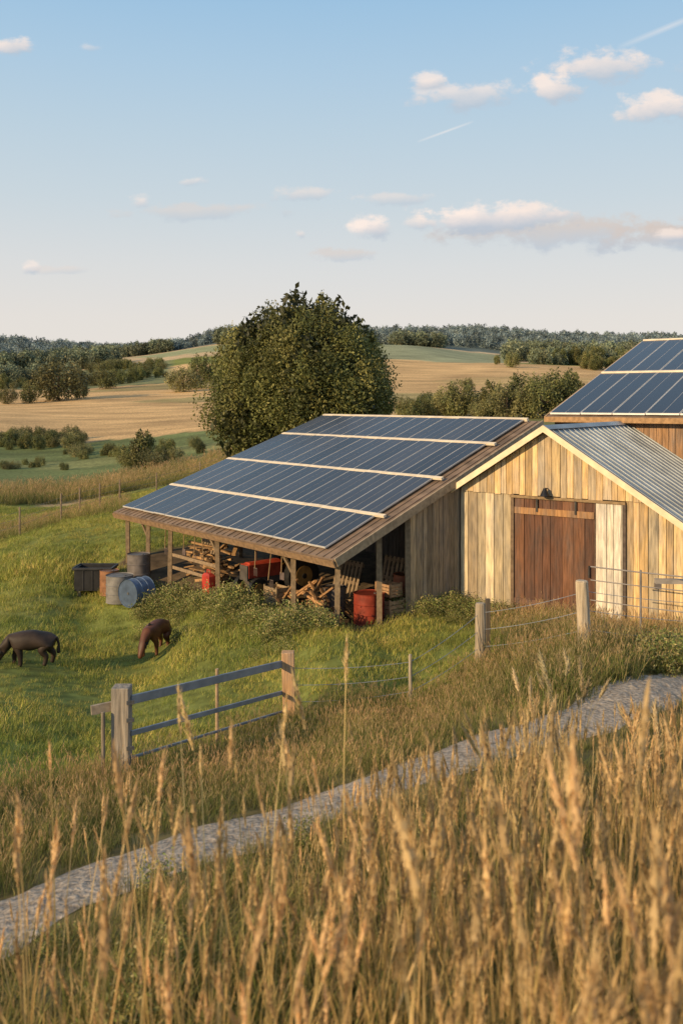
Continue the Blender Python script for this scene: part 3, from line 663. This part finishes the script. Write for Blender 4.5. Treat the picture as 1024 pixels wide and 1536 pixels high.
for ax,ay in((pc[0],pc[1]),(ph[0],ph[1])):
    dd=np.hypot(x_-ax,y_-ay);dd2=np.hypot(x_-ax,y_-ay+1);sc_=np.where((dd<1)|(dd2<.9),np.minimum(sc_,.45),sc_)
scatter('pasture_grass',pts(x_,y_),sc_,c_short,ncl=4)
x1,y1=region(2500,41,51);k=(x1/y1<-.23);x1,y1=x1[k],y1[k]
x2,y2=region(5000,62,90);uu=512+F*x2/y2;k=(y2>np.interp(uu,[0,300],[63,73]))&(y2<np.interp(uu,[0,300],[75,90]))&(uu<420);x2,y2=x2[k],y2[k]
scatter('dry_grass_strip',pts(np.r_[x1,x2],np.r_[y1,y2]),np.r_[rng.uniform(.6,1.1,len(x1)),rng.uniform(1.3,2.3,len(x2))],c_med,ncl=4)
x_,y_=region(8000,6,24,.5);b_,t,q_,w,nn=in_build(x_,y_);df,sf=pdist(x_,y_,fence);dp,sp=pdist(x_,y_,path)
right=(x_>3.5)&(y_>15)&(nn<.2)
k=(~b_)&(dp>.58)&(sp>0)&((sf<0)|(df<.4)|(right&(rng.uniform(size=len(x_))<.75)))
x_,y_=x_[k],y_[k];sc_=rng.uniform(.45,1.0,len(x_))*np.where(x_>3,1.15,.82)
scatter('verge_grass',pts(x_,y_),sc_,c_med,ncl=4)
x_,y_=region(2600,1.0,17.5,.6);dp,sp=pdist(x_,y_,path);k=(dp>.7)&(sp<0)&(y_>2.0);x_,y_=x_[k],y_[k];dp=dp[k]
rt=np.clip((x_/np.maximum(y_,1)+.3)/.5,0,1)
keep=rng.uniform(size=len(x_))<(.2+.7*rt)*np.clip((dp-.5)/3.2,.07,1);X1,Y1,rt1,dp1=x_[keep],y_[keep],rt[keep],dp[keep]
scatter('tall_dry_grass',pts(X1,Y1),(.82+.28*rt1)*rng.uniform(.6,1.2,len(X1))*np.clip(1.12-(Y1-4)*.085,.42,1.12),c_tall,tilt=.08,ncl=7)
sx2=[G(u__,D__) for u__,D__ in[(120,4.2),(230,3.8),(345,4.6),(520,3.9),(420,5.2),(640,4.4),(750,3.8),(860,4.6),(50,5.0),(930,4.0)]]
scatter('seed_stalks',np.array(sx2),rng.uniform(1.15,1.5,len(sx2)),c_tall,tilt=.08,ncl=7)
x_,y_=region(4400,1.0,17.5,.6);dp,sp=pdist(x_,y_,path);k=(dp>.6)&(sp<0)&(y_>1.5);x_,y_,dp=x_[k],y_[k],dp[k]
scatter('undergrowth',pts(x_,y_),rng.uniform(.6,1.2,len(x_))*np.clip(.4+dp*.2,.4,1)*np.clip(1.15-(y_-4)*.05,.6,1.15),c_und,ncl=4)
pl=np.array([G(u__,D__) for u__,D__ in[(845,12.2),(870,12.6),(800,11.2),(560,6.0),(940,9),(985,10)]])
scatter('pampas_grass',pl,[.75,.7,.65,.6,.65,.7],c_plume,tilt=.08,ncl=3)
# ------------------------------------------------------------------ trees and shrubs
def tree_obj(name,cr,nclump,nleaf,lsize,pal,m,seed,shape=None,trunk_h=.3,link=True,cl=(.16,.24),vz=1.45,surf=.5):
    r=np.random.default_rng(seed);cent=[]
    while len(cent)<nclump:
        d=r.normal(size=3);d/=np.linalg.norm(d);rad=r.uniform(.35,1)**surf
        z=.5+d[2]*.43*rad;rr=cr*(1-.1*abs(d[2]))*(.9+.1*math.sin(3*math.atan2(d[1],d[0])+seed))
        if z<.06:continue
        cent.append((d[0]*rr*rad,d[1]*rr*rad,z))
    cent=np.array(cent);s=r.uniform(cl[0],cl[1],nclump)*cr
    per=nleaf//nclump;Cc=np.repeat(cent,per,0);o=r.normal(size=(len(Cc),3));o/=np.linalg.norm(o,axis=1)[:,None];o*=(r.uniform(0,1,len(Cc))**.45)[:,None]
    o[:,:2]*=(1-.55*np.clip(o[:,2:3],0,1))
    Ss=np.repeat(s,per)[:,None]*np.array((1,1,vz));C_=Cc+o*Ss
    V=leaf_quads(C_,lsize,.5)
    base=np.array(pal)[r.integers(0,len(pal),nclump)]*r.uniform(.6,1.35,(nclump,1));cc=np.repeat(base,per,0)*r.uniform(.75,1.25,(len(C_),1))
    return quads_mesh(name,V,cc,m,link),cent
greens=[(.2,.2,.06),(.155,.165,.05),(.24,.225,.07),(.13,.145,.046)]
T0=G(456,47);th=10.7-T0[2];cr=5.3
big=empty('deciduous_tree')
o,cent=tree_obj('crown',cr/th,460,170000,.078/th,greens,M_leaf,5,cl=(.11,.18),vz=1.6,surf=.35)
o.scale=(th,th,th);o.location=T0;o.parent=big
o2,c_=tree_obj('inner_foliage',cr/th*.8,100,24000,.2/th,[(.05,.055,.02)],M_leaf,6,cl=(.25,.35))  # darker leaf colour paints in the shade inside the crown
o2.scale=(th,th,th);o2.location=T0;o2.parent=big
mb=MB();tp=T0+np.array((0,0,th*.45));mb.cyl(T0-(0,0,.3),T0+(0.1,0,2.2),.42,.3,14);mb.cyl(T0+(.1,0,2.2),tp,.3,.18,12)
for i in range(34):
    c=cent[rng.integers(len(cent))]*th+T0;s0=T0+np.array((.05,0,rng.uniform(1.2,th*.45)));mid=(s0+c)/2+np.array((0,0,-.3));mb.cyl(s0,mid,.12,.07,7);mb.cyl(mid,c,.07,.02,6)
mb.build('trunk_and_limbs',[M_bark],big,smooth=True)
variants=[]
for i,(c_r,pal) in enumerate([(.42,[(.16,.17,.06),(.12,.135,.05)]),(.5,[(.2,.19,.07),(.14,.15,.055)]),(.36,[(.15,.17,.06),(.22,.21,.08)]),(.55,[(.23,.21,.09),(.17,.17,.07)])]):
    v,_=tree_obj('tv%d'%i,c_r,60,3600,.03,pal,M_leafi,20+i,link=False,cl=(.22,.36));variants.append(v)
def put_tree(name,u,D,h,vi,wide=1.,trunk=True):
    e=empty(name);p=G(u,D,-.05*h)
    o=bpy.data.objects.new('crown',variants[vi].data);COL.objects.link(o);o.parent=e;o.location=p;o.scale=(h*wide,h*wide,h);o.rotation_euler=(0,0,rng.uniform(0,6))
    mb=MB();mb.cyl(p,p+(0,0,h*.6),h*.035,h*.015,8)
    for k in range(6):
        a=rng.uniform(0,6.28);mb.cyl(p+(0,0,h*rng.uniform(.15,.4)),p+(math.cos(a)*h*.25,math.sin(a)*h*.25,h*rng.uniform(.45,.75)),h*.014,h*.005,5)
    mb.build('trunk',[M_bark],e)
for u_,D_,h_,vi,wd in [(88,300,15,3,1.2),(45,290,7,1,1),(12,285,6,3,1),(120,310,7,1,1),(160,380,9,1,1.1),(275,330,10,3,1.2),(300,350,14,0,.9),(330,360,12,1,1),(213,93,4.4,2,.9),(232,90,2.4,3,1.2),(198,96,2.6,1,1.1),(262,98,1.6,3,1.3),(768,480,8.5,1,1.1),(700,300,5,1,1),(668,152,5.5,3,.9),(690,150,6.5,1,1),(650,160,4.0,0,1),(735,146,6.5,2,1),(760,140,6,3,1),(785,142,7.5,0,1),(812,138,7,1,1),(840,140,8,0,1),(858,150,7.5,2,1),(715,158,4,3,1),(625,120,4,2,1),(745,520,6,2,1)]:
    put_tree('tree',u_,D_,h_,vi,wd)
ct=make_coll('c_trees',variants)
Pw=[];Sw=[]
def addrow(us,Ds,n_,hs,jd=.02,ju=6):
    for i in range(n_):
        t=rng.uniform();u__=np.interp(t,np.linspace(0,1,len(us)),us)+rng.normal(0,ju);D__=np.interp(t,np.linspace(0,1,len(Ds)),Ds)*(1+rng.normal(0,jd));p=G(u__,D__);Pw.append((p[0],p[1],p[2]-.3));Sw.append(rng.uniform(*hs))
addrow((-80,0,110),(155,150,145),70,(1.5,3.2),.04,10)
addrow((90,200,310),(128,115,108),30,(1.,2.2),.03,8)
addrow((-60,100),(112,104),12,(.8,1.6),.03,8)
addrow((-50,60,170,250),(420,430,440,470),60,(3,8),.03,8)
addrow((600,700,880),(165,158,150),40,(2,4.5),.05,8)
addrow((800,1000,1100),(620,600,640),80,(8,14),.05,8)
addrow((880,1060),(480,500),40,(6,12),.04,8)
addrow((140,240),(600,560),30,(5,8),.04,8)
scatter('hedgerow',np.array(Pw),np.array(Sw),ct,tilt=.05,ncl=4)
def far_leaf(tag,pal,sd_):
    vs=[]
    for i in range(3):
        v,_=tree_obj(tag+'%d'%i,.55,26,700,.07,pal,M_leafi,sd_+i,link=False,cl=(.3,.42));vs.append(v)
    return vs
cf=make_coll('c_far',far_leaf('fv',[(.2,.255,.255),(.165,.22,.23),(.22,.265,.25)],40))  # aerial haze painted into the leaf colours: paler and bluer for distance
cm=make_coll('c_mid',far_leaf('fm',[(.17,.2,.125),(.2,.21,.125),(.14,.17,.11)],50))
Pw=[];Sw=[]
for (ua,ub,Da,Db,n_,hs) in [(-60,175,620,700,150,(8,15)),(-60,120,480,520,60,(6,10)),(90,260,900,960,90,(9,15)),(590,660,880,960,60,(9,16)),(760,1060,720,860,260,(9,17)),(800,960,560,640,60,(6,12)),(330,420,840,900,60,(10,18))]:
    for i in range(n_):
        u__=rng.uniform(ua,ub);D__=rng.uniform(Da,Db);p=G(u__,D__);Pw.append((p[0],p[1],p[2]-.5));Sw.append(rng.uniform(*hs))
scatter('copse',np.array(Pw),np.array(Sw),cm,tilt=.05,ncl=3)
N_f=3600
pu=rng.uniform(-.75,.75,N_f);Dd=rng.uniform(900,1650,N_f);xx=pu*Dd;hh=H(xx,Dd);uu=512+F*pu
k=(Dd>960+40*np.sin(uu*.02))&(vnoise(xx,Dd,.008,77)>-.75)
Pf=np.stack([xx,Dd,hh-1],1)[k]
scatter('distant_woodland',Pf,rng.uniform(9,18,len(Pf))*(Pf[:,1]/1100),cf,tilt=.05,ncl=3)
def shrub_mesh(name,pal,seed,nl=900,ls=.045,h=1):
    r=np.random.default_rng(seed);n_c=22;cen=np.stack([r.normal(0,.3,n_c),r.normal(0,.3,n_c),r.uniform(.05,.75,n_c)],1);per=nl//n_c
    Cc=np.repeat(cen,per,0)+r.normal(0,.13,(per*n_c,3));Cc[:,2]=np.abs(Cc[:,2])
    V=leaf_quads(Cc,ls,.42);cc=np.array(pal)[r.integers(0,len(pal),len(Cc))]*r.uniform(.7,1.3,(len(Cc),1))
    return quads_mesh(name,V,cc,M_leafi,False)
cs=make_coll('c_shrub',[shrub_mesh('s%d'%i,[(.2,.23,.06),(.16,.2,.055),(.3,.28,.1),(.38,.32,.14)],60+i) for i in range(4)])
Pw=[];Sw=[]
for i in range(420):
    q0=rng.uniform(-.5,8.8);t0=-.2-abs(rng.normal(0,.75));p=ER+S_*t0+E_*q0
    m_=math.sin(q0*2.1)+math.sin(q0*3.7+t0*2+1)+rng.normal(0,.3)
    if m_<-.3: continue
    Pw.append((p[0],p[1],H1(p[0],p[1])-.05));Sw.append(rng.uniform(.25,.62+.16*max(0,m_))*(1.0 if t0>-1 else .65))
for i in range(110):
    w0=rng.uniform(-4.4,-.9);n0=-.15-abs(rng.normal(0,.6));p=FA(w0,n0,0);Pw.append((p[0],p[1],H1(p[0],p[1])-.05));Sw.append(rng.uniform(.3,.65))
for i in range(60):
    w0=rng.uniform(-1,4.5);n0=-.3-abs(rng.normal(0,.6));p=FA(w0,n0,0);Pw.append((p[0],p[1],H1(p[0],p[1])-.05));Sw.append(rng.uniform(.2,.45))
scatter('weed_thicket',np.array(Pw),np.array(Sw),cs,tilt=.15,ncl=4)
Pw=[];Sw=[]
for i in range(40):
    u__=rng.uniform(955,1090);D__=rng.uniform(16.8,18.2);p=G(u__,D__);Pw.append(p);Sw.append(rng.uniform(.4,.8))
for i in range(30):
    u__=rng.uniform(20,1000);D__=rng.uniform(5,9.5)
    p=G(u__,D__);dd,ss=pdist(np.array([p[0]]),np.array([p[1]]),path)
    if ss[0]<0 and dd[0]>1: Pw.append(p);Sw.append(rng.uniform(.2,.4))
scatter('leafy_weeds',np.array(Pw),np.array(Sw),cs,tilt=.15,ncl=4)
# ------------------------------------------------------------------ light
ts_=Vector((-.78,-.62,0)).normalized();el=math.radians(19);tosun=Vector((ts_.x*math.cos(el),ts_.y*math.cos(el),math.sin(el)))
sl=bpy.data.lights.new('sun','SUN');sl.energy=5;sl.angle=math.radians(.6);sl.color=(1,.72,.4);so=bpy.data.objects.new('sun',sl);COL.objects.link(so);so.rotation_euler=tosun.to_track_quat('Z','Y').to_euler();so.location=(-20,-20,30)
w=bpy.data.worlds.new('World');scene.world=w;w.use_nodes=True;nt=w.node_tree;N=nt.nodes;L=nt.links;bg=N['Background'];bg.inputs['Strength'].default_value=.1
sky=N.new('ShaderNodeTexSky');sky.sky_type='NISHITA';sky.sun_disc=False;sky.sun_elevation=el;sky.sun_rotation=math.atan2(tosun.x,tosun.y);sky.air_density=1;sky.dust_density=1.2;sky.ozone_density=1.2
tc=N.new('ShaderNodeTexCoord');sx=N.new('ShaderNodeSeparateXYZ');L.new(tc.outputs['Generated'],sx.inputs[0])
def MA(op,a,b=None,cl=False):
    m=N.new('ShaderNodeMath');m.operation=op;m.use_clamp=cl
    for i,s in enumerate((a,b)):
        if s is None:continue
        if isinstance(s,(int,float)):m.inputs[i].default_value=s
        else:L.new(s,m.inputs[i])
    return m.outputs[0]
yc=MA('MAXIMUM',sx.outputs['Y'],.05);a_=MA('DIVIDE',sx.outputs['X'],yc);b_=MA('DIVIDE',sx.outputs['Z'],yc);fwd=MA('GREATER_THAN',sx.outputs['Y'],.06)
ramp=N.new('ShaderNodeValToRGB');cr_=ramp.color_ramp;cr_.elements[0].position=0;cr_.elements[0].color=(.80,.735,.67,1);cr_.elements[1].position=1;cr_.elements[1].color=(.26,.34,.47,1)
for p_,c in((.085,(.76,.72,.68,1)),(.14,(.69,.70,.70,1)),(.205,(.58,.66,.71,1)),(.275,(.49,.62,.72,1)),(.335,(.41,.58,.735,1)),(.395,(.33,.53,.73,1)),(.6,(.29,.41,.57,1))):
    e=cr_.elements.new(p_);e.color=c
L.new(MA('MAXIMUM',sx.outputs['Z'],0),ramp.inputs[0])
r10=N.new('ShaderNodeVectorMath');r10.operation='SCALE';r10.inputs['Scale'].default_value=10.5;L.new(ramp.outputs[0],r10.inputs[0])
mx=N.new('ShaderNodeMix');mx.data_type='RGBA';mx.inputs['Factor'].default_value=.95;L.new(sky.outputs[0],mx.inputs[6]);L.new(r10.outputs[0],mx.inputs[7]);last=mx.outputs[2]
cv=N.new('ShaderNodeCombineXYZ');L.new(a_,cv.inputs[0]);L.new(b_,cv.inputs[1])
st=N.new('ShaderNodeVectorMath');st.operation='MULTIPLY';st.inputs[1].default_value=(1,1.6,1);L.new(cv.outputs[0],st.inputs[0])
nz1=N.new('ShaderNodeTexNoise');nz1.inputs['Scale'].default_value=26;nz1.inputs['Detail'].default_value=10;nz1.inputs['Roughness'].default_value=.62;L.new(st.outputs[0],nz1.inputs['Vector'])
nzb=MA('MULTIPLY',MA('SUBTRACT',nz1.outputs['Fac'],.5),3.4)
def cloud(u,v,hw,hh,op,lit,soft=.8):
    global last
    s=N.new('ShaderNodeVectorMath');s.operation='SUBTRACT';L.new(cv.outputs[0],s.inputs[0]);s.inputs[1].default_value=((u-512)/F,(HZ-v)/F,0)
    d=N.new('ShaderNodeVectorMath');d.operation='DIVIDE';L.new(s.outputs[0],d.inputs[0]);d.inputs[1].default_value=(hw/F,hh/F,1)
    ln=N.new('ShaderNodeVectorMath');ln.operation='LENGTH';L.new(d.outputs[0],ln.inputs[0])
    vv=MA('ADD',MA('SUBTRACT',1.2,ln.outputs['Value']),nzb)
    mr=N.new('ShaderNodeMapRange');mr.interpolation_type='SMOOTHSTEP';mr.inputs['From Min'].default_value=0;mr.inputs['From Max'].default_value=soft;mr.inputs['To Max'].default_value=op;L.new(vv,mr.inputs['Value'])
    fd=N.new('ShaderNodeMapRange');fd.inputs['From Min'].default_value=1.9;fd.inputs['From Max'].default_value=1.2;L.new(ln.outputs['Value'],fd.inputs['Value'])
    f=MA('MULTIPLY',MA('MULTIPLY',mr.outputs[0],fd.outputs[0]),fwd)
    ds=N.new('ShaderNodeSeparateXYZ');L.new(d.outputs[0],ds.inputs[0])
    sh=N.new('ShaderNodeMapRange');sh.inputs['From Min'].default_value=-.7;sh.inputs['From Max'].default_value=.4
    L.new(MA('ADD',MA('ADD',ds.outputs['Y'],MA('MULTIPLY',ds.outputs['X'],-.3)),MA('MULTIPLY',nzb,.35)),sh.inputs['Value'])
    cm=N.new('ShaderNodeMix');cm.data_type='RGBA';cm.inputs[6].default_value=(5.0,5.6,6.4,1);cm.inputs[7].default_value=(*[c*lit for c in(9.9,8.5,7.7)],1);L.new(sh.outputs[0],cm.inputs['Factor'])
    m=N.new('ShaderNodeMix');m.data_type='RGBA';L.new(f,m.inputs['Factor']);L.new(last,m.inputs[6]);L.new(cm.outputs[2],m.inputs[7]);last=m.outputs[2]
for c in [(850,348,190,26,.7,.68),(985,356,85,22,.75,.68),(740,326,105,24,.95,1.),(695,328,50,20,.95,1.),(562,342,34,18,.95,1.),(800,322,55,20,.75,.95),(625,335,30,12,.6,.95),
 (985,162,56,26,.9,.97),(905,100,85,26,.8,.95),(835,132,38,24,.9,.98),(700,142,90,22,.65,.95),(645,122,30,13,.75,.98),(15,70,28,17,.85,.95),(135,72,20,7,.35,.95),
 (290,318,115,13,.45,.77),(450,292,46,11,.5,.9),(210,305,19,12,.6,.95),(285,273,26,8,.5,.95),(590,298,56,10,.45,.9),(450,352,10,7,.65,.95),(520,383,52,10,.5,.72),(45,402,13,9,.65,.98),(100,405,40,7,.35,.8),(1005,354,28,10,.7,.98)]:
    cloud(*c)
def trail(u0,v0,u1,v1,w_,op):
    global last
    a=np.array(((u0-512)/F,(HZ-v0)/F));b=np.array(((u1-512)/F,(HZ-v1)/F));d=b-a;l=np.linalg.norm(d);d/=l;mid=(a+b)/2
    al=MA('ADD',MA('MULTIPLY',a_,float(d[0])),MA('ADD',MA('MULTIPLY',b_,float(d[1])),float(-mid@d)))
    pr=MA('ADD',MA('MULTIPLY',a_,float(-d[1])),MA('ADD',MA('MULTIPLY',b_,float(d[0])),float(-(mid[1]*d[0]-mid[0]*d[1]))))
    f1=MA('SUBTRACT',1,MA('DIVIDE',MA('ABSOLUTE',al),l/2),True);f2=MA('SUBTRACT',1,MA('DIVIDE',MA('ABSOLUTE',pr),w_/F),True)
    f=MA('MULTIPLY',MA('MULTIPLY',MA('MULTIPLY',MA('POWER',f1,.5),f2),op),fwd)
    m=N.new('ShaderNodeMix');m.data_type='RGBA';L.new(f,m.inputs['Factor']);L.new(last,m.inputs[6]);m.inputs[7].default_value=(8.8,8.4,8.2,1);last=m.outputs[2]
trail(625,213,710,182,2.5,.6);trail(925,72,1080,8,6,.45)
L.new(last,bg.inputs['Color'])
# ------------------------------------------------------------------ camera
cd=bpy.data.cameras.new('camera');cam=bpy.data.objects.new('camera',cd);COL.objects.link(cam);cam.location=(0,0,CZ);cam.rotation_euler=(math.radians(90),0,0)
cd.sensor_width=36;cd.lens=36*F/1536;cd.shift_y=-(768-HZ)/1536;cd.clip_start=.1;cd.clip_end=9000
cd.dof.use_dof=True;cd.dof.focus_distance=24;cd.dof.aperture_fstop=2.0
scene.camera=cam
scene.view_settings.view_transform='Standard'
